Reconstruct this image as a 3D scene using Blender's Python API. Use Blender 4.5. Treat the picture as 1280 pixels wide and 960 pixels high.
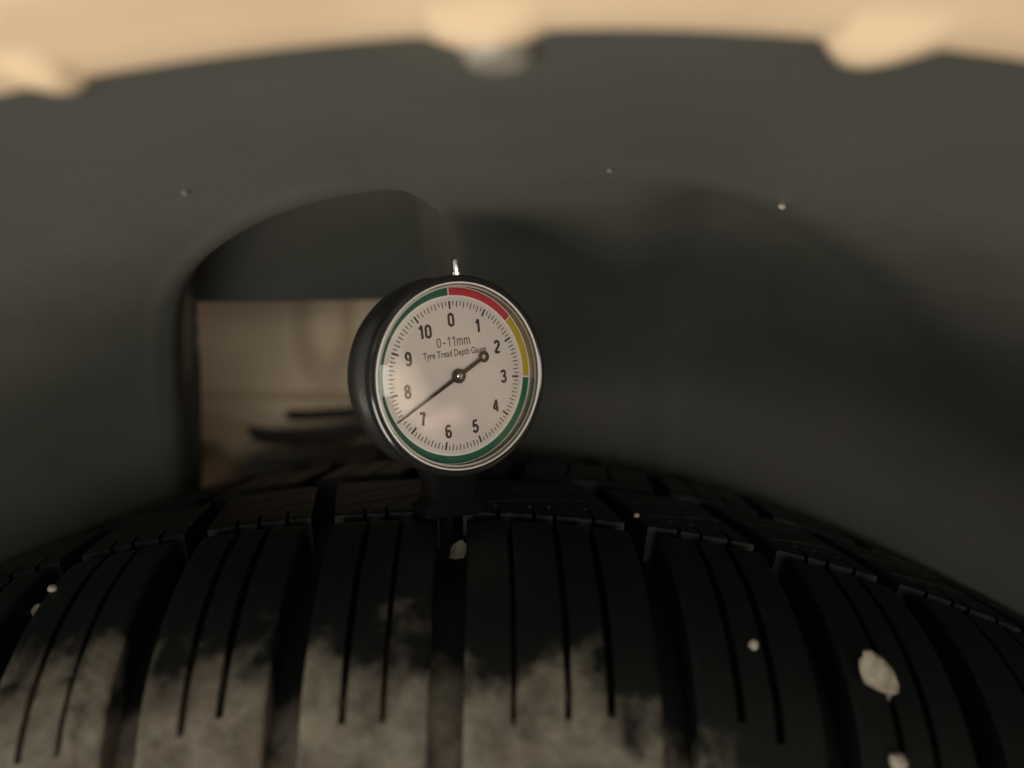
import bpy, bmesh, math, random
import numpy as np
from mathutils import Vector, Matrix, noise

for o in list(bpy.data.objects):
    bpy.data.objects.remove(o, do_unlink=True)
sc = bpy.context.scene
COL = sc.collection
R = math.radians
random.seed(7)

# ---------------------------------------------------------------- camera, world, lights, exposure
ZC = 0.6556                                    # camera height above the ground (m)
cam_d = bpy.data.cameras.new('camera')
cam = bpy.data.objects.new('camera', cam_d); COL.objects.link(cam)
cam.location = (0, 0, ZC)
cam.rotation_euler = (R(90 - 3.0), 0, 0)
cam_d.sensor_width = 36.0
cam_d.lens = 27.2
cam_d.clip_start = 0.004
cam_d.clip_end = 60
cam_d.dof.use_dof = True
cam_d.dof.focus_distance = 0.158
cam_d.dof.aperture_fstop = 6.0
sc.camera = cam

world = bpy.data.worlds.new('World'); sc.world = world
world.use_nodes = True
bg = world.node_tree.nodes['Background']
bg.inputs['Color'].default_value = (1.0, 0.93, 0.84, 1)
bg.inputs['Strength'].default_value = 0.12

def area_light(name, loc, target, sx, sy, power, color, spread=180, rz=0):
    l = bpy.data.lights.new(name, 'AREA'); l.shape = 'RECTANGLE'
    l.size = sx; l.size_y = sy; l.energy = power; l.color = color; l.spread = R(spread)
    o = bpy.data.objects.new(name, l); COL.objects.link(o)
    o.location = loc
    o.rotation_euler = (Vector(target) - Vector(loc)).to_track_quat('-Z', 'Y').to_euler()
    o.rotation_euler.rotate_axis('Z', R(rz))
    return o
# added lights: low ground-bounce fill, soft front fill, two small dial-glass glints
area_light('low_fill', (-0.30, -0.14, 0.32), (-0.03, 0.12, 0.66), 0.50, 0.36, 9.0, (1.0, 0.935, 0.82))  # added low light standing in for bounce off the ground
area_light('front_fill', (0.18, -1.30, 0.55), (-0.02, 0.17, 0.655), 1.3, 0.45, 19.5, (1.0, 0.925, 0.81))  # added soft light from the front for dial and inner panel
def aim(phi, dist, z):
    return (-0.0105+dist*math.sin(R(phi)), 0.1545-dist*math.cos(R(phi)), z)
area_light('warm_glint', aim(59.3, 1.22, 0.572), (-0.012, 0.155, 0.65), 0.075, 0.09, 0.17, (1.0, 0.74, 0.52), rz=25)  # unseen light, added only for the warm glare on the dial glass
area_light('pink_glint', aim(62.6, 1.25, 0.520), (-0.012, 0.155, 0.65), 0.075, 0.028, 0.055, (1.0, 0.58, 0.50), rz=12)  # unseen light, added only for the pink wedge reflected in the crystal

sc.render.engine = 'CYCLES'
sc.cycles.use_denoising = True
sc.cycles.max_bounces = 10
sc.cycles.sample_clamp_indirect = 3.0
vs = sc.view_settings
vs.view_transform = 'Standard'; vs.look = 'None'; vs.exposure = -0.6; vs.gamma = 1.0
vs.use_curve_mapping = False

# ---------------------------------------------------------------- helpers
MM = 0.001
def link(o, parent=None):
    COL.objects.link(o)
    if parent is not None: o.parent = parent
    return o
def tag(o, label=None, cat=None, group=None, kind=None):
    if label: o['label'] = label
    if cat: o['category'] = cat
    if group: o['group'] = group
    if kind: o['kind'] = kind
    return o
def empty(name, loc, rz=0):
    o = bpy.data.objects.new(name, None); o.empty_display_size = 0.01
    o.location = loc; o.rotation_euler = (0, 0, rz); COL.objects.link(o); return o
def finish(me, mat, smooth=True, sharp=35):
    if mat: me.materials.append(mat)
    if smooth:
        me.shade_smooth()
        me.set_sharp_from_angle(angle=R(sharp))
    me.update()
    return me
def mesh(name, verts, faces, mat, smooth=True, sharp=35, scale=MM):
    me = bpy.data.meshes.new(name)
    me.from_pydata([(v[0]*scale, v[1]*scale, v[2]*scale) for v in verts], [], faces)
    return finish(me, mat, smooth, sharp)
def obj(name, me, parent=None, loc=(0, 0, 0), rot=(0, 0, 0)):
    o = bpy.data.objects.new(name, me); o.location = loc; o.rotation_euler = rot
    return link(o, parent)
def bm_obj(name, bm, mat, parent=None, loc=(0, 0, 0), rot=(0, 0, 0), smooth=True, sharp=35):
    bmesh.ops.recalc_face_normals(bm, faces=bm.faces[:])
    me = bpy.data.meshes.new(name); bm.to_mesh(me); bm.free()
    finish(me, mat, smooth, sharp)
    return obj(name, me, parent, loc, rot)
def fix_normals(me):
    bm = bmesh.new(); bm.from_mesh(me)
    bmesh.ops.recalc_face_normals(bm, faces=bm.faces[:]); bm.to_mesh(me); bm.free()
def sstep(x, a, b):
    t = np.clip((np.asarray(x, float) - a) / (b - a), 0, 1)
    return t*t*(3 - 2*t)
def curve(pts):                                # smooth monotone interpolation through (x, y)
    xs = np.array([p[0] for p in pts], float); ys = np.array([p[1] for p in pts], float)
    h = np.diff(xs); dl = np.diff(ys)/h
    m = np.zeros(len(xs)); m[0] = dl[0]; m[-1] = dl[-1]
    for i in range(1, len(xs)-1):
        if dl[i-1]*dl[i] > 0:
            w1 = 2*h[i]+h[i-1]; w2 = h[i]+2*h[i-1]
            m[i] = (w1+w2)/(w1/dl[i-1]+w2/dl[i])
    def f(x):
        x = np.clip(np.asarray(x, float), xs[0], xs[-1])
        i = np.clip(np.searchsorted(xs, x, side='right')-1, 0, len(xs)-2)
        t = (x-xs[i])/h[i]
        return ((2*t**3-3*t**2+1)*ys[i] + (t**3-2*t**2+t)*h[i]*m[i] +
                (-2*t**3+3*t**2)*ys[i+1] + (t**3-t**2)*h[i]*m[i+1])
    return f
def grid_faces(nu, nv, closed_u=False):
    fs = []
    for i in range(nu if closed_u else nu-1):
        for j in range(nv-1):
            a = i*nv+j; b = ((i+1) % nu)*nv+j
            fs.append((a, a+1, b+1, b))
    return fs

# ---------------------------------------------------------------- materials
def mat(name, color, rough=0.5, metal=0.0, spec=0.5, noise_scale=None, noise_amt=0.3, color2=None,
        bump=0.0, bump_scale=None, coat=0.0, rough_var=0.0, detail=6):
    m = bpy.data.materials.new(name); m.use_nodes = True
    nt = m.node_tree; b = nt.nodes['Principled BSDF']
    b.inputs['Base Color'].default_value = (*color, 1)
    b.inputs['Roughness'].default_value = rough
    b.inputs['Metallic'].default_value = metal
    b.inputs['Specular IOR Level'].default_value = spec
    b.inputs['Coat Weight'].default_value = coat
    geo = nt.nodes.new('ShaderNodeNewGeometry')
    if noise_scale:
        n = nt.nodes.new('ShaderNodeTexNoise'); n.inputs['Scale'].default_value = noise_scale
        n.inputs['Detail'].default_value = detail; n.inputs['Roughness'].default_value = 0.6
        nt.links.new(geo.outputs['Position'], n.inputs['Vector'])
        r = nt.nodes.new('ShaderNodeMapRange')
        r.inputs[1].default_value = 0.35; r.inputs[2].default_value = 0.68
        nt.links.new(n.outputs[0], r.inputs[0])
        mx = nt.nodes.new('ShaderNodeMix'); mx.data_type = 'RGBA'
        c2 = color2 or tuple(c*(1-noise_amt) for c in color)
        mx.inputs[6].default_value = (*color, 1); mx.inputs[7].default_value = (*c2, 1)
        nt.links.new(r.outputs[0], mx.inputs[0]); nt.links.new(mx.outputs[2], b.inputs['Base Color'])
        if rough_var:
            rr = nt.nodes.new('ShaderNodeMapRange')
            rr.inputs[3].default_value = rough-rough_var; rr.inputs[4].default_value = rough+rough_var
            nt.links.new(r.outputs[0], rr.inputs[0]); nt.links.new(rr.outputs[0], b.inputs['Roughness'])
    if bump:
        n2 = nt.nodes.new('ShaderNodeTexNoise'); n2.inputs['Scale'].default_value = bump_scale
        n2.inputs['Detail'].default_value = 4
        nt.links.new(geo.outputs['Position'], n2.inputs['Vector'])
        bp = nt.nodes.new('ShaderNodeBump'); bp.inputs['Strength'].default_value = bump
        bp.inputs['Distance'].default_value = 0.0004
        nt.links.new(n2.outputs[0], bp.inputs['Height']); nt.links.new(bp.outputs[0], b.inputs['Normal'])
    return m

M_paint = mat('beige_paint', (0.62, 0.475, 0.32), 0.32, noise_scale=28, color2=(0.52, 0.385, 0.255), coat=0.3, rough_var=0.08)
M_inner = mat('beige_primer', (0.50, 0.41, 0.30), 0.55, noise_scale=14, color2=(0.40, 0.325, 0.235), bump=0.3, bump_scale=160)
M_liner = mat('black_liner_plastic', (0.054, 0.053, 0.047), 0.5, noise_scale=24, color2=(0.036, 0.038, 0.031), bump=0.25, bump_scale=900, rough_var=0.07)
M_black = mat('black_underbody', (0.02, 0.02, 0.019), 0.6, noise_scale=60, noise_amt=0.5)
M_clip = mat('grey_clip_plastic', (0.17, 0.15, 0.125), 0.5, noise_scale=300, noise_amt=0.3)
M_dim = mat('dull_grit', (0.11, 0.10, 0.085), 0.85, noise_scale=900, noise_amt=0.4)
M_case = mat('gloss_black_case', (0.012, 0.012, 0.011), 0.26, bump=0.12, bump_scale=2200, spec=0.6)
M_foot = mat('matt_black_foot', (0.004, 0.004, 0.004), 0.8, spec=0.05, bump=0.15, bump_scale=1500)
M_bezel = mat('black_bezel', (0.010, 0.010, 0.010), 0.18, spec=0.6)
M_chrome = mat('chrome', (0.75, 0.74, 0.72), 0.14, metal=1.0)
M_wall = mat('satin_inner_wall', (0.36, 0.33, 0.29), 0.28, metal=0.85)
M_acryl = mat('pale_acrylic', (0.55, 0.52, 0.48), 0.22)
M_dial = mat('dial_white', (0.70, 0.645, 0.62), 0.45, noise_scale=90, noise_amt=0.03)
M_ink = mat('print_black', (0.028, 0.018, 0.014), 0.45)
M_red = mat('print_red', (0.50, 0.040, 0.055), 0.4)
M_yellow = mat('print_yellow', (0.46, 0.36, 0.03), 0.4)
M_green = mat('print_green', (0.012, 0.115, 0.065), 0.4)
M_white = mat('print_white', (0.80, 0.76, 0.72), 0.4)
M_needle = mat('needle_black', (0.016, 0.012, 0.010), 0.3, spec=0.6)
M_stone = mat('pale_stone', (0.20, 0.178, 0.142), 0.85, noise_scale=450, color2=(0.105, 0.088, 0.066), bump=0.6, bump_scale=1500)
M_grit = mat('pale_grit', (0.28, 0.25, 0.21), 0.8, noise_scale=900, noise_amt=0.4)
M_ground = mat('concrete', (0.33, 0.30, 0.26), 0.85, noise_scale=6, noise_amt=0.25, bump=0.4, bump_scale=90)

def crystal_material():
    m = bpy.data.materials.new('clear_acrylic'); m.use_nodes = True
    nt = m.node_tree; nt.nodes.clear()
    out = nt.nodes.new('ShaderNodeOutputMaterial'); mx = nt.nodes.new('ShaderNodeMixShader')
    tr = nt.nodes.new('ShaderNodeBsdfTransparent'); gl = nt.nodes.new('ShaderNodeBsdfGlossy')
    fr = nt.nodes.new('ShaderNodeFresnel'); fr.inputs['IOR'].default_value = 1.49
    tr.inputs['Color'].default_value = (0.97, 0.965, 0.95, 1)
    gl.inputs['Roughness'].default_value = 0.03
    nt.links.new(fr.outputs[0], mx.inputs[0]); nt.links.new(tr.outputs[0], mx.inputs[1])
    nt.links.new(gl.outputs[0], mx.inputs[2]); nt.links.new(mx.outputs[0], out.inputs['Surface'])
    return m
M_crystal = crystal_material()

def rubber_material():
    m = bpy.data.materials.new('tyre_rubber'); m.use_nodes = True
    nt = m.node_tree; b = nt.nodes['Principled BSDF']; N = nt.nodes.new; L = nt.links.new
    geo = N('ShaderNodeNewGeometry'); sep = N('ShaderNodeSeparateXYZ'); L(geo.outputs['Position'], sep.inputs[0])
    def noise_tex(scale, detail=6, rough=0.6):
        n = N('ShaderNodeTexNoise'); n.inputs['Scale'].default_value = scale
        n.inputs['Detail'].default_value = detail; n.inputs['Roughness'].default_value = rough
        L(geo.outputs['Position'], n.inputs['Vector']); return n.outputs[0]
    def math_(op, a, b_=None, c=None):
        n = N('ShaderNodeMath'); n.operation = op
        for i, v in enumerate((a, b_, c)):
            if v is None: continue
            if isinstance(v, (int, float)): n.inputs[i].default_value = v
            else: L(v, n.inputs[i])
        return n.outputs[0]
    def rng(v, a, b_, c=0.0, d=1.0):
        n = N('ShaderNodeMapRange'); n.interpolation_type = 'SMOOTHSTEP'
        n.inputs[1].default_value = a; n.inputs[2].default_value = b_
        n.inputs[3].default_value = c; n.inputs[4].default_value = d
        L(v, n.inputs[0]); return n.outputs[0]
    # dried road dust left on the outer shoulder, worn off where the tyre runs on the road
    big = noise_tex(75, 3); mid = noise_tex(260, 5)
    edge = math_('ADD', math_('MULTIPLY', math_('SUBTRACT', big, 0.5), 0.040), math_('MULTIPLY', math_('SUBTRACT', mid, 0.5), 0.012))
    side = math_('MULTIPLY', rng(sep.outputs[0], -0.01, 0.07), 0.016)
    pos = math_('ADD', math_('ADD', sep.outputs[1], edge), side)
    dust = rng(pos, 0.1185, 0.1285, 1.0, 0.0)
    dust = math_('MULTIPLY', dust, rng(noise_tex(150, 6, 0.7), 0.32, 0.62, 0.50, 1.0))
    film = math_('MULTIPLY', rng(noise_tex(120, 8, 0.7), 0.5, 0.75), 0.01)      # thin film and grit everywhere
    fac = math_('MAXIMUM', dust, film)
    c1 = N('ShaderNodeMix'); c1.data_type = 'RGBA'
    c1.inputs[6].default_value = (0.140, 0.128, 0.100, 1); c1.inputs[7].default_value = (0.095, 0.082, 0.065, 1)
    L(rng(noise_tex(95, 4), 0.4, 0.6), c1.inputs[0])
    mx = N('ShaderNodeMix'); mx.data_type = 'RGBA'
    mx.inputs[6].default_value = (0.0028, 0.0044, 0.0046, 1); L(c1.outputs[2], mx.inputs[7]); L(fac, mx.inputs[0])
    L(mx.outputs[2], b.inputs['Base Color'])
    L(math_('MULTIPLY_ADD', fac, 0.35, 0.48), b.inputs['Roughness'])
    b.inputs['Specular IOR Level'].default_value = 0.17
    bp = N('ShaderNodeBump'); bp.inputs['Strength'].default_value = 0.5; bp.inputs['Distance'].default_value = 0.0003
    L(math_('ADD', noise_tex(700, 5), math_('MULTIPLY', dust, 0.6)), bp.inputs['Height']); L(bp.outputs[0], b.inputs['Normal'])
    return m
M_rubber = rubber_material()

# ---------------------------------------------------------------- ground
g = mesh('ground', [(-4000, -4000, 0), (4000, -4000, 0), (4000, 4000, 0), (-4000, 4000, 0)], [(0, 1, 2, 3)], M_ground, False)
tag(obj('ground', g), kind='structure')

# ---------------------------------------------------------------- car body: fender, flange, liner, inner panel
# numbers below are millimetres; z is measured from the camera height
AR = 325.0; AX, AZ, AK = 10.5, 33.7-AR, AR-369.0            # centre and radius of the wheel arch
car = empty('parked_car', (AX*MM, 0.30, 0))
tag(car, 'beige car seen at its wheel arch, black liner and dusty tyre filling the picture', 'car')
def to_car(v):                                  # mm (camera-height z) -> local to the car empty
    return ((v[0]-AX), v[1]-300.0, v[2]+ZC*1000)
def sweep(profile, a0, a1, n, wob=None):
    vs_, nv = [], len(profile)
    for i in range(n):
        a = a0+(a1-a0)*i/(n-1)
        for (d, r) in profile:
            r = r+AK
            vs_.append(to_car((AX+r*math.sin(a), d, AZ+r*math.cos(a))))
    return vs_, grid_faces(n, nv)
def solid(o, t, off=1):
    md = o.modifiers.new('thickness', 'SOLIDIFY'); md.thickness = t; md.offset = off; return o
# fender skin with its rounded lip
pr = [(60.5, 369.4), (58.2, 370.4), (57.0, 372.5), (56.8, 376), (57.5, 385), (60, 405), (65, 440), (73, 490), (84, 560)]
v, f = sweep(pr, R(-80), R(80), 161)
fender = obj('fender_panel', mesh('fender_panel', v, f, M_paint), car); solid(fender, 0.0008, 0)
# the flange folded inward under the lip
pr = [(60.6, 369.0), (66, 368.8), (72, 369.0), (78, 369.2), (83.5, 369.0), (85.0, 369.3), (85.4, 370.2)]
v, f = sweep(pr, R(-80), R(80), 241)
flange = obj('fender_flange', mesh('fender_flange', v, f, M_paint), car); solid(flange, 0.0008, 0)
# fixing tabs on the flange
def make_tab(x, wid, depth, clip):
    a = math.asin((x-AX)/AR); n, m = 25, 10
    vs_, fs = [], []
    for j in range(m+1):
        t = j/m
        for i in range(n):
            s = -1+2*i/(n-1)
            w = (1-s*s)**1.3                                      # rounded outline with flared ends
            d = 70+t*(15.2+depth*w)
            dome = w*(0.9*math.sin(math.pi*t**2.2)**1.5+0.7*t*t)
            aa = a+s*wid/AR
            rr = 369.2+AK-dome
            vs_.append(to_car((AX+rr*math.sin(aa), d, AZ+rr*math.cos(aa))))
    for j in range(m):
        for i in range(n-1):
            k = j*n+i; fs.append((k, k+1, k+n+1, k+n))
    o = obj('fixing_tab', mesh('fixing_tab', vs_, fs, M_paint), car); solid(o, 0.0005, 0)
    if clip:
        bm = bmesh.new()
        bmesh.ops.create_cone(bm, cap_ends=True, segments=28, radius1=4.6*MM, radius2=3.4*MM, depth=1.8*MM)
        bmesh.ops.bevel(bm, geom=[e for e in bm.edges if len(e.link_faces) == 2 and any(len(q.verts) > 4 for q in e.link_faces)], offset=0.4*MM, segments=2, affect='EDGES')
        rr = 367.9+AK; aa = math.asin((x-AX+1)/AR)
        p = to_car((AX+rr*math.sin(aa), 89.6, AZ+rr*math.cos(aa)))
        bm_obj('push_clip', bm, M_clip, o, [c*MM for c in p], (math.pi, aa, 0))
make_tab(-48.5, 3.8, 2.0, False)
make_tab(-2.6, 7.2, 4.2, True)
make_tab(40.0, 6.8, 6.2, False)

# wheel arch liner: a barrel that turns down into the inner wall, with two moulded pockets and a cut-out
lin_r = curve([(76, 372.0), (100, 371.6), (130, 370.2), (150, 368), (190, 362.5), (220, 355.5), (245, 344), (262, 328), (274, 304), (281, 270), (284.5, 225), (286, 175)])
def liner_profile(n):
    ds = np.concatenate([np.linspace(76, 255, 400), np.linspace(255.1, 286, 600)])
    rs = lin_r(ds)+AK
    s = np.concatenate([[0], np.cumsum(np.hypot(np.diff(ds), np.diff(rs)))])
    q = np.linspace(0, s[-1], n)
    return np.interp(q, s, ds), np.interp(q, s, rs)
def build_liner():
    nr = 250
    D, RR = liner_profile(nr)
    ang = np.concatenate([np.linspace(R(-80), R(-45), 20)[:-1], np.linspace(R(-45), R(45), 460), np.linspace(R(45), R(80), 20)[1:]])
    tn = np.gradient(D); tr = np.gradient(RR); ln = np.hypot(tn, tr)
    nd, nrr = -tr/ln, tn/ln                                        # points up/outward, then away from the wheel
    d2, a2 = np.meshgrid(D, ang); r2 = np.meshgrid(RR, ang)[0]
    nd2 = np.meshgrid(nd, ang)[0]; nr2 = np.meshgrid(nrr, ang)[0]
    x = AX+r2*np.sin(a2)
    def pocket(dt, xl, xr, soft_t, soft_l, soft_r):
        return sstep(d2-dt, 0, soft_t)*sstep(x-xl, 0, soft_l)*(1-sstep(x-xr, -soft_r, 0))
    dt = np.where(x < -30, 146+40*(np.abs(x+30)/52)**2, 146+28*(np.abs(x+30)/17)**4)
    left = pocket(dt, -0.437*d2-2.0, -0.055*d2, 15, 10, 12)
    dtr = np.where(x > 26, 142+18*(np.abs(x-26)/44)**1.6, 142+20*(np.abs(x-26)/8)**2)
    right = pocket(dtr, 0.138*d2, 0*x+400, 30, 22, 20)
    roll = np.exp(-((d2-dt+3.5)/3.0)**2)*(1-sstep(x, -40, -22))*sstep(x, -0.50*d2-4, -0.44*d2)*0.35   # raised rolled edge of the pocket
    disp = 13*left+7*right*(1-sstep(x, 45, 150)) - roll
    disp = disp + 0.8*np.sin(x*0.045+1.0)*np.sin(d2*0.05)
    rd = r2+disp*nr2; dd = d2+disp*nd2
    X = AX+rd*np.sin(a2); Z = AZ+rd*np.cos(a2)
    na = len(ang)
    verts = [to_car((X[i, j], dd[i, j], Z[i, j])) for i in range(na) for j in range(nr)]
    bm = bmesh.new()
    bv = [bm.verts.new(Vector(v)*MM) for v in verts]
    for i in range(na-1):
        for j in range(nr-1):
            a = i*nr+j; bm.faces.new((bv[a], bv[a+1], bv[a+nr+1], bv[a+nr]))
    def world_mm(p): return (p.x/MM+AX, p.y/MM+300.0, p.z/MM-ZC*1000)
    def near(c):
        x_, d_, z_ = world_mm(c)
        return d_ > 222 and -0.50*d_ < x_ < -0.02*d_ and z_ < 40
    def cut(pt, no):
        fc = [q for q in bm.faces if near(q.calc_center_median())]
        geom = list({e for q in fc for e in q.edges} | {v_ for q in fc for v_ in q.verts})+fc
        bmesh.ops.bisect_plane(bm, geom=geom, dist=1e-7, plane_co=Vector(to_car(pt))*MM, plane_no=Vector(no).normalized())
    cut((-60, 250, 15.5), (-0.035, 0, 1)); cut((2, 0, 0), (1, 0.418, 0)); cut((0, 0, 0), (1, 0.078, 0))
    gone = []
    for q in bm.faces:
        x_, d_, z_ = world_mm(q.calc_center_median())
        if near(q.calc_center_median()) and -0.418*d_+2 < x_ < -0.078*d_ and z_ < 15.5+0.035*(x_+60): gone.append(q)
    bmesh.ops.delete(bm, geom=gone, context='FACES')
    me = bpy.data.meshes.new('wheel_arch_liner'); bm.to_mesh(me); bm.free(); finish(me, M_liner, True, 60)
    o = obj('wheel_arch_liner', me, car)
    solid(o, 0.0024, 1)
    return o
build_liner()

# body-coloured inner panel behind the cut-out; it folds forward above the liner and joins the fender
def build_inner():
    xs = np.concatenate([np.linspace(-420, -190, 12)[:-1], np.linspace(-190, 60, 170), np.linspace(60, 420, 14)[1:]])
    prof = [(84, 190)] + [(d, 195) for d in (120, 200, 280)] + [(318, 190), (334, 176), (340, 150), (341, 110)]
    prof += [(341, z) for z in np.linspace(100, -110, 150)] + [(341, -150), (341, -260)]
    vs_ = []
    for x in xs:
        for (d, z) in prof:
            dd = d
            if d == 341:
                dd -= 5.0*sstep(-z, 22, 25)                        # overlapped seam
                k = sstep(-z, 27, 40)
                dd -= k*(3.0*math.sin(x*0.11+z*0.25)+2.2*math.sin(x*0.23-z*0.17+1)+9*sstep(-x, 108, 118)*k)
                u = ((x+83)/11.0)**2+(max(0, -(z-6))/20.0)**2+(max(0, z-30)/6.0)**2
                dd += 9*math.exp(-u*u*0.8)                         # pressed U-shaped dent
            vs_.append(to_car((x, dd, z)))
    o = obj('inner_panel', mesh('inner_panel', vs_, grid_faces(len(xs), len(prof)), M_inner, sharp=50), car)
    solid(o, 0.0012, 1)
build_inner()

def tube(name, pts, rad, mt, parent, res=10, local=to_car):
    cu = bpy.data.curves.new(name, 'CURVE'); cu.dimensions = '3D'; cu.bevel_depth = rad*MM; cu.bevel_resolution = 3
    cu.use_fill_caps = True
    sp = cu.splines.new('POLY')
    P = [np.array(p, float) for p in pts]; dense = []
    for i in range(len(P)-1):
        p0 = P[max(0, i-1)]; p1 = P[i]; p2 = P[i+1]; p3 = P[min(len(P)-1, i+2)]
        for k in range(res):
            t = k/res
            dense.append(0.5*((2*p1)+(-p0+p2)*t+(2*p0-5*p1+4*p2-p3)*t*t+(-p0+3*p1-3*p2+p3)*t**3))
    dense.append(P[-1])
    sp.points.add(len(dense)-1)
    for q, p in zip(sp.points, dense):
        q.co = (*[c*MM for c in local(p)], 1)
    tmp = bpy.data.objects.new(name, cu); COL.objects.link(tmp)
    dg = bpy.context.evaluated_depsgraph_get()
    me = bpy.data.meshes.new_from_object(tmp.evaluated_get(dg)); bpy.data.objects.remove(tmp)
    me.materials.clear(); finish(me, mt)
    return obj(name, me, parent)
tube('brake_hose', [(-150, 350, -38), (-125, 338, -38), (-100, 328, -40), (-80, 322, -38), (-50, 318, -34), (-10, 316, -31)], 3.4, M_black, car)
tube('brake_hose', [(-120, 350, -29), (-95, 335, -31), (-75, 328, -30), (-50, 324, -28), (-30, 323, -28), (0, 322, -26)], 2.4, M_black, car)
# black suspension arm low behind the tyre
bm = bmesh.new()
bmesh.ops.create_cube(bm, size=1.0)
for q in bm.verts:
    q.co = Vector((q.co.x*94*MM, q.co.y*26*MM, q.co.z*26*MM))
    if q.co.x > 0: q.co.z += 5*MM
bmesh.ops.bevel(bm, geom=bm.edges[:], offset=3*MM, segments=3, affect='EDGES')
bm_obj('suspension_arm', bm, M_black, car, [c*MM for c in to_car((-55, 300, -55.5))])

# ---------------------------------------------------------------- tyre
TX, TR, TMID = -15.0, 315.0, 208.0
TZ = -35.6-TR                                   # tyre axis height relative to the camera
T_OFF = ((TX-AX)*MM, -0.30, ZC+TZ*MM)           # tyre axis, local to the car
half = [(93, 118), (94, 95), (96, 78), (100, 59), (106, 42), (110, 32.5), (115, 24.5), (120, 18.2), (130, 10.4), (140, 5.2), (150, 1.9), (160, 0), (180, -1.2), (208, -1.7)]
drop = curve(half)
def t_r(d):
    d = np.asarray(d, float); return TR-drop(np.where(d > TMID, 2*TMID-d, d))
def t_depth(d):
    d = np.asarray(d, float); m = np.where(d > TMID, 2*TMID-d, d)
    return 8.0*sstep(m, 103, 122)
# carcass: groove floor and sidewalls, full ring
ds = np.concatenate([np.linspace(93.2, 130, 40), np.linspace(132, 284, 39), np.linspace(286, 322.8, 40)])
prof = [(d, float(t_r(d)-t_depth(d))) for d in ds]
prof = [(112, 172), (99, 180)] + prof + [(317, 180), (304, 172)]
vs_ = []
NA = 240
for i in range(NA):
    a = 2*math.pi*i/NA
    for d, r in prof: vs_.append((r*math.sin(a), d, r*math.cos(a)))
tyre = obj('tyre', mesh('tyre', vs_, grid_faces(NA, len(prof), True), M_rubber), car, T_OFF)
tag(tyre, 'black rubber tyre with dried dust on its outer shoulder')

def block_mesh(name, d0, d1, width, sipes, skew=0.0, nd=34, gap=6.0, bev=0.7, seed=0):
    """one tread block. width: circumferential length incl. groove (mm on the crown);
    sipes: (u0, u1, dstart, dend, halfwidth, depth) cut along the block; skew shears it round the tyre"""
    rnd = random.Random(seed)
    w = width-gap
    u = {0.0, 0.02, bev*0.35, bev, w-bev, w-bev*0.35, w-0.02, w}
    u |= set(np.linspace(bev, w-bev, 26))
    for (ua, ub, *_r) in sipes:
        hw = _r[2]
        for k in np.linspace(0, 1, 9):
            c = ua+(ub-ua)*k
            for e in ((-hw-0.25, -hw+0.02, hw-0.02, hw+0.25) if abs(ua-ub) < 1.0 else (0,)):
                u.add(c+e)
    u = np.array(sorted(x for x in u if 0 <= x <= w))
    if any(abs(s[0]-s[1]) >= 1.0 for s in sipes): u = np.union1d(u, np.linspace(bev, w-bev, 90))
    dd = np.concatenate([[d0, d0+0.02, d0+bev*0.35, d0+bev], np.linspace(d0+bev, d1-bev, nd)[1:-1], [d1-bev, d1-bev*0.35, d1-0.02, d1]])
    if any(abs(s[0]-s[1]) >= 1.0 for s in sipes): dd = np.union1d(dd, np.linspace(d0+bev, d1-bev, 90))
    U, Dd = np.meshgrid(u, dd, indexing='ij')
    dep = t_depth(Dd)+1.0
    e = np.minimum(np.minimum(U, w-U), np.minimum(Dd-d0, d1-Dd))
    h = np.where(e <= 0.001, -dep, np.where(e < bev, -(bev*0.55)*(1-np.clip(e/bev, 0, 1))**2, 0.0))
    for (ua, ub, sa, sb, hw, sd) in sipes:
        t = np.clip((Dd-sa)/(sb-sa), 0, 1)
        c = ua+(ub-ua)*t
        if abs(ua-ub) < 1.0: dist = np.abs(U-c)
        else: dist = np.abs(U-c)/math.hypot(1, (ub-ua)/(sb-sa))
        inside = (dist < hw).astype(float)*sstep(Dd, min(sa, sb)-0.01, min(sa, sb)+2.0)*(Dd <= max(sa, sb))
        h = np.minimum(h, -sd*inside)
    h = h+0.06*np.sin(U*1.3+seed)*np.sin(Dd*0.9+seed*2)
    rr = t_r(Dd)+h
    phi = (U+gap/2+skew*(160-Dd)/45.0)/TR
    X = rr*np.sin(phi); Z = rr*np.cos(phi)
    verts = np.stack([X, Dd, Z], -1).reshape(-1, 3)
    me = bpy.data.meshes.new(name)
    nu, nv = U.shape
    fs = [(i*nv+j, (i+1)*nv+j, (i+1)*nv+j+1, i*nv+j+1) for i in range(nu-1) for j in range(nv-1)]
    me.from_pydata((verts*MM).tolist(), [], fs)
    finish(me, M_rubber, True, 30)
    return me

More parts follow.
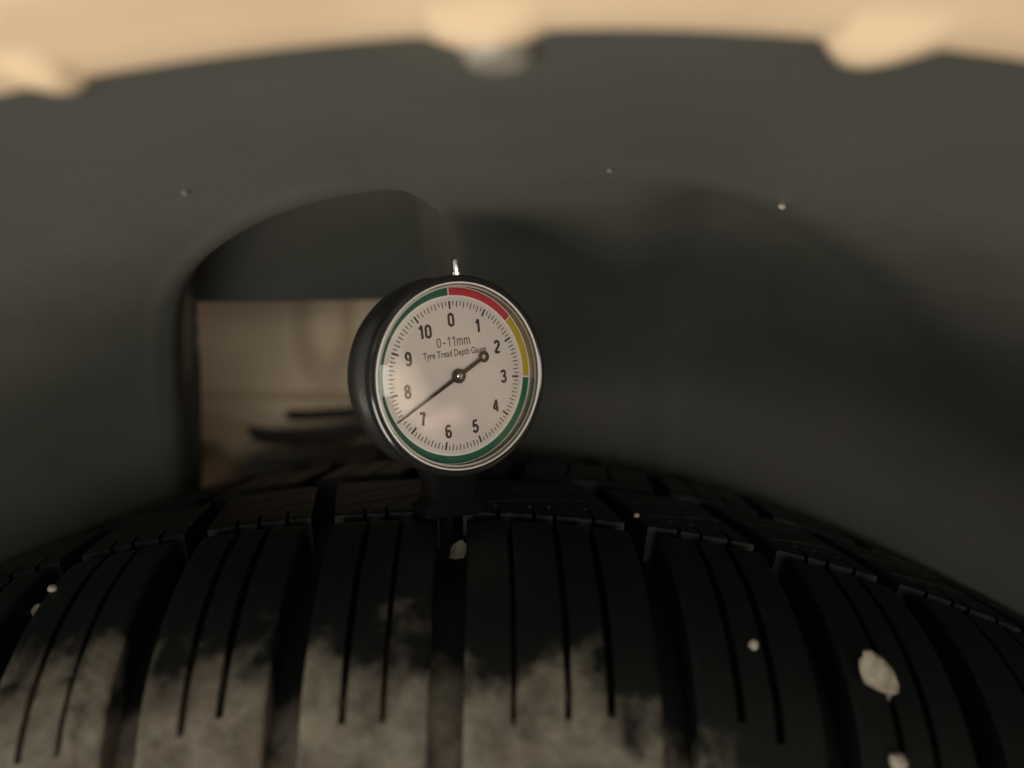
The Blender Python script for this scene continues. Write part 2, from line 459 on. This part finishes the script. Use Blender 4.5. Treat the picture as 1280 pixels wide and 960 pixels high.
# lateral groove positions round the tyre (mm on the crown, from the tyre's top): uneven pitches, as on a real tyre
seq = [-52.0, -24.7, 2.6, 42.0, 70.0]
pitches = [27.3, 33.0, 27.3, 38.0, 30.0]
k = 0
while seq[-1] < 250: seq.append(seq[-1]+pitches[k % 5]); k += 1
left = [-52.0]; k = 0
while left[-1] > -250: left.append(left[-1]-[27.3, 30.0, 38.0, 27.3, 33.0][k % 5]); k += 1
seq = sorted(set(left[1:]+seq))
cache = {}
def row_block(row, w, var):
    key = (row, round(w, 1), var)
    if key in cache: return cache[key]
    rnd = random.Random(str(key))
    s = w-6
    if row == 0:
        n = 2 if w < 36 else 3
        sp = [(s*(i+1)/(n+1)+rnd.uniform(-.8, .8), s*(i+1)/(n+1)+rnd.uniform(-.4, .4), 117.5+rnd.uniform(-1, 1.5), 158, rnd.uniform(.5, .75), 4.5) for i in range(n)]
        sp = [(a, a+0.3, b_, c, hw, de) for (a, _, b_, c, hw, de) in sp]
        me = block_mesh('tread_block', 101.5, 157.6, w, sp, 2.6, 44, 6.0, 0.8, len(cache))
    elif row == 1:
        sp = [(2.0, s-1.5, 168.5, 176.0, 0.45, 3.5), (1.0, s-2.5, 179.0, 187.0, 0.45, 3.5)]
        sp += [(s*q, s*q+0.25, 158.0, 166.5+3*q, 0.42, 4.0) for q in ((.22, .45, .58, .83) if w > 29 else (.3, .52, .8))]
        me = block_mesh('tread_block', 162.4, 194.5, w, sp, 9.0, 26, 5.0, 0.7, len(cache))
    elif row == 2:
        sp = [(s*.35, s*.35+.3, 203, 232, 0.45, 3.5), (s*.7, s*.7+.3, 203, 232, 0.45, 3.5)]
        me = block_mesh('tread_block', 202.5, 214+18.0, w, sp, -4.0, 20, 4.5, 0.7, len(cache))
    elif row == 3:
        sp = [(s*.5, s*.5+.3, 238, 262, 0.45, 3.5)]
        me = block_mesh('tread_block', 239.0, 263.0, w, sp, 3.0, 16, 5.0, 0.7, len(cache))
    else:
        sp = [(s*.35, s*.35+.3, 268, 296, 0.6, 4.0), (s*.7, s*.7+.3, 268, 296, 0.6, 4.0)]
        me = block_mesh('tread_block', 267.0, 314.5, w, sp, -2.0, 30, 6.0, 0.8, len(cache))
    cache[key] = me
    return me
row_shift = [0, 0.0, 9.0, 4.0, 12.0]
for row in range(5):
    for i in range(len(seq)-1):
        w = seq[i+1]-seq[i]
        a = (seq[i]+row_shift[row])/TR
        if row > 0 and abs(a) > 0.62: continue
        obj('tread_block', row_block(row, w, i % 2 if row == 0 else 0), tyre, (0, 0, 0), (0, a, 0))
# the far run of the tread, round the rest of the ring, in one piece
a_end = seq[-1]/TR; rest = 2*math.pi-(a_end-seq[0]/TR)
bmr = bmesh.new(); nblk = int(rest*TR/30)
for i in range(nblk):
    aa = a_end+rest*i/nblk
    for (d0, d1) in ((101.5, 157.6), (162.4, 194.5), (202.5, 232), (239, 263), (267, 314.5)):
        us = np.linspace(0, 24/TR, 4); dn = np.linspace(d0, d1, 8)
        top = [[bmr.verts.new(Vector((float(t_r(d))*math.sin(aa+u), d, float(t_r(d))*math.cos(aa+u)))*MM) for d in dn] for u in us]
        lo = {}
        for iu in range(4):
            for jd in range(8):
                if iu in (0, 3) or jd in (0, 7):
                    d = dn[jd]; r_ = float(t_r(d)-t_depth(d)-0.8); u = us[iu]
                    lo[(iu, jd)] = bmr.verts.new(Vector((r_*math.sin(aa+u), d, r_*math.cos(aa+u)))*MM)
        for iu in range(3):
            for jd in range(7): bmr.faces.new((top[iu][jd], top[iu+1][jd], top[iu+1][jd+1], top[iu][jd+1]))
        for jd in range(7):
            for iu in (0, 3): bmr.faces.new((top[iu][jd], top[iu][jd+1], lo[(iu, jd+1)], lo[(iu, jd)]))
        for iu in range(3):
            for jd in (0, 7): bmr.faces.new((top[iu][jd], top[iu+1][jd], lo[(iu+1, jd)], lo[(iu, jd)]))
o = bm_obj('remaining_tread', bmr, M_rubber, tyre); tag(o, kind='stuff')

# ---------------------------------------------------------------- the tread depth gauge
YAW = 34.0
GX, GD = -13.2, 160.5                            # foot position
FOOT_Z = -35.6                                   # top of the tread there
gauge = empty('tread_depth_gauge', (GX*MM, GD*MM, ZC+FOOT_Z*MM), R(YAW))
tag(gauge, 'small round dial gauge with black case and white face standing on the tyre', 'gauge')
H = 29.0                                         # height of the dial centre above the foot
def lathe(name, prof, mt, parent, seg=128, closed=False, center=(0, 0, H), sharp=30):
    n = len(prof); vs_ = []
    for i in range(seg):
        a = 2*math.pi*i/seg
        for (y, r) in prof:
            vs_.append((center[0]+r*math.sin(a), center[1]+y, center[2]+r*math.cos(a)))
    fs = grid_faces(seg, n, True)
    if closed:
        for i in range(seg):
            a = i*n+n-1; b = ((i+1) % seg)*n+n-1
            fs.append((a, i*n, ((i+1) % seg)*n, b))
    me = mesh(name, vs_, fs, mt, sharp=sharp); fix_normals(me)
    bm = bmesh.new(); bm.from_mesh(me); bmesh.ops.remove_doubles(bm, verts=bm.verts[:], dist=1e-7); bm.to_mesh(me); bm.free()
    me.shade_smooth(); me.set_sharp_from_angle(angle=R(sharp))
    return obj(name, me, parent)
lathe('case', [(7.6, 0), (7.6, 16), (7.4, 18.2), (6.4, 19.6), (4.2, 20.25), (2.6, 20.4), (1.2, 20.2), (0.2, 19.8), (-2.9, 18.2), (-3.4, 18.1), (-3.7, 18.6), (-3.3, 18.7)], M_case, gauge, sharp=40)
lathe('bezel', [(-3.75, 18.4), (-3.75, 19.9), (-3.95, 20.25), (-5.4, 20.35), (-6.0, 20.2), (-6.25, 19.9), (-6.3, 19.35), (-6.1, 19.0), (-3.9, 18.75)], M_bezel, gauge, closed=True)
lathe('inner_wall', [(-3.2, 18.3), (-5.6, 18.5), (-5.6, 18.68), (-3.2, 18.68)], M_wall, gauge, closed=True)
lathe('crystal', [(-7.0, 0), (-7.0, 16.6), (-6.95, 16.8), (-6.3, 18.35), (-6.0, 18.66)], M_crystal, gauge, sharp=8)
rim = lathe('crystal_edge', [(-5.75, 18.55), (-5.75, 18.95), (-6.2, 18.97), (-6.38, 18.86), (-6.35, 18.68)], M_acryl, gauge, closed=True)
lathe('crystal_step', [(-5.55, 17.98), (-5.55, 18.36), (-5.68, 18.36), (-5.68, 17.98)], M_acryl, gauge, closed=True)

DY = -3.4
dial_me = lathe('dial', [(DY, 0), (DY, 18.28), (DY+0.5, 18.3)], M_dial, gauge, center=(0, 0, 0))
dial = dial_me; dial.location = (0, 0, H*MM); dial.rotation_euler = (0, R(-6.5), 0)
def pol(a, r, y): a = R(a); return (r*math.sin(a), y, r*math.cos(a))
def arc_band(name, a0, a1, r0, r1, y, mt, parent):
    n = max(4, int(abs(a1-a0)/2)); vs_ = []
    for i in range(n+1):
        a = a0+(a1-a0)*i/n
        vs_ += [pol(a, r0, y), pol(a, r1, y)]
    fs = [(2*i, 2*i+2, 2*i+3, 2*i+1) for i in range(n)]
    return obj(name, mesh(name, vs_, fs, mt, False), parent)
U = 360/11.0
W = 0.55
arc_band('red_band', W, 1.62*U-W, 16.35, 18.0, DY-0.04, M_red, dial)
arc_band('yellow_band', 1.62*U+W*0.4, 3*U-W, 16.35, 18.0, DY-0.04, M_yellow, dial)
arc_band('green_band', 3*U+W, 360-W, 16.35, 18.0, DY-0.04, M_green, dial)
arc_band('white_ring', 0, 360, 16.02, 16.38, DY-0.055, M_white, dial)
arc_band('white_ring', 0, 360, 17.95, 18.22, DY-0.055, M_white, dial)
def tick(a, r0, r1, w, y):
    a = R(a); t = (math.cos(a), -math.sin(a)); r = (math.sin(a), math.cos(a))
    return [(r[0]*q+t[0]*s, y, r[1]*q+t[1]*s) for q, s in ((r0, -w/2), (r1, -w/2), (r1, w/2), (r0, w/2))]
tk = mesh('major_tick', tick(0, 13.65, 15.25, 0.42, DY-0.05), [(0, 1, 2, 3)], M_ink, False)
for i in range(11): obj('major_tick', tk, dial, (0, 0, 0), (0, R(i*U), 0))
vs_, fs = [], []
for i in range(110):
    if i % 10 == 0: continue
    b = len(vs_); vs_ += tick(i*U/10, 13.95 if i % 2 == 0 else 14.3, 15.25, 0.21, DY-0.05); fs.append((b, b+1, b+2, b+3))
tag(obj('minor_ticks', mesh('minor_ticks', vs_, fs, M_ink, False), dial), kind='stuff')
def text(name, s, x, z, height, width_scale, weight, parent, y=DY-0.05, space=1.0):
    cu = bpy.data.curves.new(name, 'FONT'); cu.body = s; cu.align_x = 'CENTER'; cu.align_y = 'CENTER'
    cu.size = 1.0; cu.offset = weight; cu.space_character = space; cu.resolution_u = 6
    tmp = bpy.data.objects.new(name, cu); COL.objects.link(tmp)
    me = bpy.data.meshes.new_from_object(tmp.evaluated_get(bpy.context.evaluated_depsgraph_get()))
    bpy.data.objects.remove(tmp)
    co = np.zeros(len(me.vertices)*3); me.vertices.foreach_get('co', co); co = co.reshape(-1, 3)
    mid = (co.max(0)+co.min(0))/2; co -= mid
    h = co[:, 1].max()-co[:, 1].min() if height > 0 else 1.0
    k = abs(height)/h if height > 0 else -height
    out = np.stack([co[:, 0]*k*width_scale, np.zeros(len(co)), co[:, 1]*k], -1)*MM
    me.vertices.foreach_set('co', out.ravel()); me.materials.clear(); me.materials.append(M_ink); me.update()
    return obj(name, me, parent, (x*MM, y*MM, z*MM))
def arcp(cx, cy, rx, ry, a0, a1, n=14):
    return [(cx+rx*math.cos(R(a0+(a1-a0)*k/n)), cy+ry*math.sin(R(a0+(a1-a0)*k/n))) for k in range(n+1)]
# condensed grotesque figures as stroke centre lines in a 1 wide x 2 high box (inset by half a stroke)
DIG = {
 '0': [arcp(.5, 1.42, .38, .44, 0, 180)+arcp(.5, .58, .38, .44, 180, 360)+[(.88, 1.42)]],
 '1': [[(.14, 1.48), (.42, 1.66), (.60, 2.0)], [(.60, 2.0), (.60, 0.0)]],
 '2': [arcp(.5, 1.46, .37, .42, 170, -20)+[(.72, 1.05), (.30, .55), (.13, .14)], [(.06, .14), (.92, .14)]],
 '3': [arcp(.48, 1.48, .36, .40, 165, -80)+[(.42, 1.07)], [(.42, 1.07)]+arcp(.48, .57, .39, .45, 85, -165)],
 '4': [[(.70, 0.0), (.70, 1.9)], [(.66, 1.84), (.08, .62)], [(.04, .55), (.98, .55)]],
 '5': [[(.86, 1.86), (.26, 1.86), (.15, 1.02)], [(.15, 1.0)]+arcp(.47, .64, .40, .53, 140, -160)],
 '6': [arcp(.52, 1.44, .36, .44, 25, 180)+[(.14, .62)], arcp(.50, .62, .37, .50, 0, 360)],
 '7': [[(.06, 1.86), (.90, 1.86)], [(.88, 1.82), (.58, 1.1), (.40, 0.0)]],
 '8': [arcp(.5, 1.48, .33, .39, 0, 360), arcp(.5, .57, .38, .45, 0, 360)],
 '9': [arcp(.50, 1.38, .37, .50, 0, 360), arcp(.48, .56, .36, .44, -155, 0)+[(.86, 1.38)]],
 '-': [[(.12, .78), (.88, .78)]],
 'm': [[(.10, 0), (.10, 1.42)], arcp(.40, 1.02, .30, .32, 180, 0, 10)+[(.70, 0)], arcp(1.00, 1.02, .30, .32, 180, 0, 10)+[(1.30, 0)]],
}
ADV = {'1': .95, '-': 1.0, 'm': 1.5}
def strokes(name, body, x, z, height, wscale, weight, parent, y=DY-0.05, gap=.18):
    tot = sum(ADV.get(c, 1.0) for c in body)+gap*(len(body)-1)
    bm = bmesh.new(); ox = -tot/2; k = height/2.0; lay = 0
    def P(p): return Vector(((ox+p[0])*k*wscale, (p[1]-1.0)*k))
    for c in body:
        for st in DIG[c]:
            pts = [P(p) for p in st]
            pts = [p for n_, p in enumerate(pts) if n_ == 0 or (p-pts[n_-1]).length > 1e-4]
            closed = (pts[0]-pts[-1]).length < 1e-3
            if closed: pts = pts[:-1]
            n_ = len(pts); L_, R_ = [], []
            for q in range(n_):
                a = pts[q-1] if (q > 0 or closed) else pts[q]; b = pts[(q+1) % n_] if (q < n_-1 or closed) else pts[q]
                t = (b-a).normalized(); nn = Vector((-t.y, t.x))*weight/2
                yy = (y-0.002*lay)*MM
                L_.append(bm.verts.new(((pts[q].x+nn.x)*MM, yy, (pts[q].y+nn.y)*MM)))
                R_.append(bm.verts.new(((pts[q].x-nn.x)*MM, yy, (pts[q].y-nn.y)*MM)))
            for q in range(n_ if closed else n_-1):
                e = (q+1) % n_; bm.faces.new((L_[q], L_[e], R_[e], R_[q]))
            lay += 1
        ox += ADV.get(c, 1.0)+gap
    return bm_obj(name, bm, M_ink, parent, (x*MM, 0, z*MM), smooth=False)
for i in range(11):
    p = pol(i*U, 11.45, 0)
    strokes('numeral', str(i), p[0], p[2], 2.7, 1.0, 0.54, dial)
strokes('lettering', '0-11mm', 0.1, 7.1, 2.0, 0.98, 0.20, dial, gap=.22)
text('lettering', 'Tyre Tread Depth Gauge', 0.25, 4.55, 1.85, 0.73, 0.008, dial)

# needle with a ringed tail
NY = -4.4; NA_ = 237.2
nd_ = R(NA_)
needle_root = None
bm = bmesh.new()
def flat(bm, pts, y0, y1):
    a = [bm.verts.new((p[0]*MM, y0*MM, p[1]*MM)) for p in pts]; b = [bm.verts.new((p[0]*MM, y1*MM, p[1]*MM)) for p in pts]
    bm.faces.new(a); bm.faces.new(b[::-1])
    for i in range(len(pts)): j = (i+1) % len(pts); bm.faces.new((a[i], a[j], b[j], b[i]))
flat(bm, [(-0.40, -6.1), (-0.42, 0), (-0.36, 3), (-0.16, 16.0), (0, 16.6), (0.16, 16.0), (0.36, 3), (0.42, 0), (0.40, -6.1)], NY-0.08, NY+0.08)
needle = bm_obj('needle', bm, M_needle, gauge, (0, 0, H*MM), (0, nd_, 0))
ring = lathe('needle_ring', [(NY-0.1, 0.52), (NY-0.1, 1.18), (NY+0.1, 1.18), (NY+0.1, 0.52)], M_needle, needle, 40, True, (0, 0, -7.1))
lathe('needle_hub', [(NY-0.35, 0.75), (NY-0.35, 1.35), (NY-0.2, 1.5), (NY+0.25, 1.5), (NY+0.25, 0.75)], M_needle, needle, 48, True, (0, 0, 0))
lathe('pivot', [(NY-0.62, 0), (NY-0.6, 0.35), (NY-0.5, 0.62), (NY-0.1, 0.74), (NY+0.9, 0.74)], M_chrome, needle, 32, False, (0, 0, 0))

# plunger on top, neck, foot and probe pin below
def post(name, x, y, prof, mt, parent, seg=40, rot=(0, 0, 0)):
    n = len(prof); vs_ = []
    for i in range(seg):
        a = 2*math.pi*i/seg
        for (z, r) in prof: vs_.append((r*math.cos(a), r*math.sin(a), z))
    me = mesh(name, vs_, grid_faces(seg, n, True), mt); fix_normals(me)
    return obj(name, me, parent, (x*MM, y*MM, 0), rot)
pl = post('plunger', 0.9, -2.4, [(0, 0), (0, 1.25), (1.6, 1.2), (1.7, 0.8), (2.0, 0.8), (3.9, 0.85), (4.2, 0.7), (4.3, 0)], M_chrome, gauge, rot=(0, R(-7), 0))
pl.location.z = (H+19.55)*MM
bm = bmesh.new()
def loft(bm, rings):
    loops = [[bm.verts.new((x*MM, y*MM, z*MM)) for (x, y, z) in r] for r in rings]
    for a, b in zip(loops, loops[1:]):
        for i in range(len(a)): j = (i+1) % len(a); bm.faces.new((a[i], a[j], b[j], b[i]))
    bm.faces.new(loops[0][::-1]); bm.faces.new(loops[-1])
def rrect(hx, hy, z, rad=1.2, n=5):
    out = []
    for (sx, sy, a0) in ((1, 1, 0), (-1, 1, 90), (-1, -1, 180), (1, -1, 270)):
        for k in range(n):
            a = R(a0+90*k/(n-1)); out.append((sx*(hx-rad)+rad*math.cos(a), sy*(hy-rad)+rad*math.sin(a), z))
    return out
loft(bm, [rrect(6.6, 3.4, 0.0), rrect(7.0, 3.8, 0.4), rrect(7.0, 3.8, 2.2), rrect(6.6, 3.5, 2.8), rrect(5.4, 3.1, 4.2), rrect(5.4, 3.0, 7.2), rrect(7.4, 3.0, 11.5)])
bm_obj('foot', bm, M_foot, gauge)
post('probe_pin', 0, 0, [(-6.5, 0), (-6.5, 0.5), (-5.6, 1.0), (0.1, 1.0)], M_foot, gauge)

# ---------------------------------------------------------------- stones and grit, set down on the surfaces they lie on
bpy.context.view_layer.update()
dg = bpy.context.evaluated_depsgraph_get()
cam_m = cam.matrix_world.copy()
def hit(px, py):
    f_ = 640/(18.0/27.2)
    dloc = Vector(((px-640)/f_, -(py-480)/f_, -1)).normalized()
    dw = (cam_m.to_3x3() @ dloc).normalized()
    ok, loc, nrm, *_ = sc.ray_cast(dg, cam_m.translation, dw)
    return loc, (nrm if nrm.dot(dw) < 0 else -nrm), dw
def stone(name, px, py, sx, sy, sz, roll, mt, seed, sink, label, cat, push=0.0):
    loc, nrm, dw = hit(px, py)
    bm = bmesh.new(); bmesh.ops.create_icosphere(bm, subdivisions=3 if sx > 2.5 else 2, radius=1.0)
    for q in bm.verts:
        n1 = noise.noise(q.co*1.1+Vector((seed, 0, 0))); n2 = noise.noise(q.co*3.0+Vector((0, seed, 0)))
        q.co *= max(0.86, min(1.14, 1+0.22*n1+0.14*n2))
        q.co = Vector((q.co.x*sx*MM/2, q.co.y*sy*MM/2, q.co.z*sz*MM/2))
    o = bm_obj(name, bm, mt, None, loc+nrm*(sy*MM*0.5*(1-sink))+dw*push*MM, (0, R(roll), 0), sharp=24)
    tag(o, label, cat)
    return o
stones = [
 ('stone', 572, 695, 3.4, 3.0, 6.4, 18, M_stone, 1, 0.75, 'tan stone chip lodged in the tread groove below the gauge', 'stone'),
 ('stone', 1094, 851, 5.4, 2.4, 9.4, -30, M_stone, 5.3, 0.15, 'pale flat stone, largest of all, on the right of the tyre', 'stone'),
 ('stone', 1120, 952, 2.6, 2.2, 2.6, 10, M_stone, 3, 0.5, 'small round pale stone low on the tyre at the lower right edge', 'stone'),
 ('grit_grain', 941, 808, 1.7, 1.4, 1.8, 10, M_grit, 4, 0.3, 'tiny pale grain on the black tread left of the large pale stone', 'grit'),
 ('grit_grain', 797, 646, 1.3, 1.1, 1.0, 0, M_grit, 5, 0.3, 'tiny pale grain by the tread groove line right of the gauge', 'grit'),
 ('stone', 42, 764, 2.0, 1.8, 3.2, 40, M_stone, 6, 0.4, 'small pinkish stone on the tyre at the far left', 'stone'),
 ('grit_grain', 67, 738, 2.0, 1.5, 1.6, 10, M_clip, 7, 0.4, 'small grey grain above the pinkish stone at far left', 'grit'),
 ('grit_grain', 978, 255, 1.5, 1.2, 1.4, 20, M_clip, 8, 0.3, 'brightest pale speck stuck on the arch liner at upper right', 'grit'),
 ('grit_grain', 762, 211, 1.0, 0.8, 0.9, 0, M_dim, 9, 0.3, 'faint grey speck on the liner ridge above right of the gauge', 'grit'),
 ('grit_grain', 231, 239, 1.0, 0.8, 0.9, 0, M_dim, 10, 0.3, 'faint grey speck on the arch liner at upper left', 'grit'),
]
for s in stones: stone(*s)
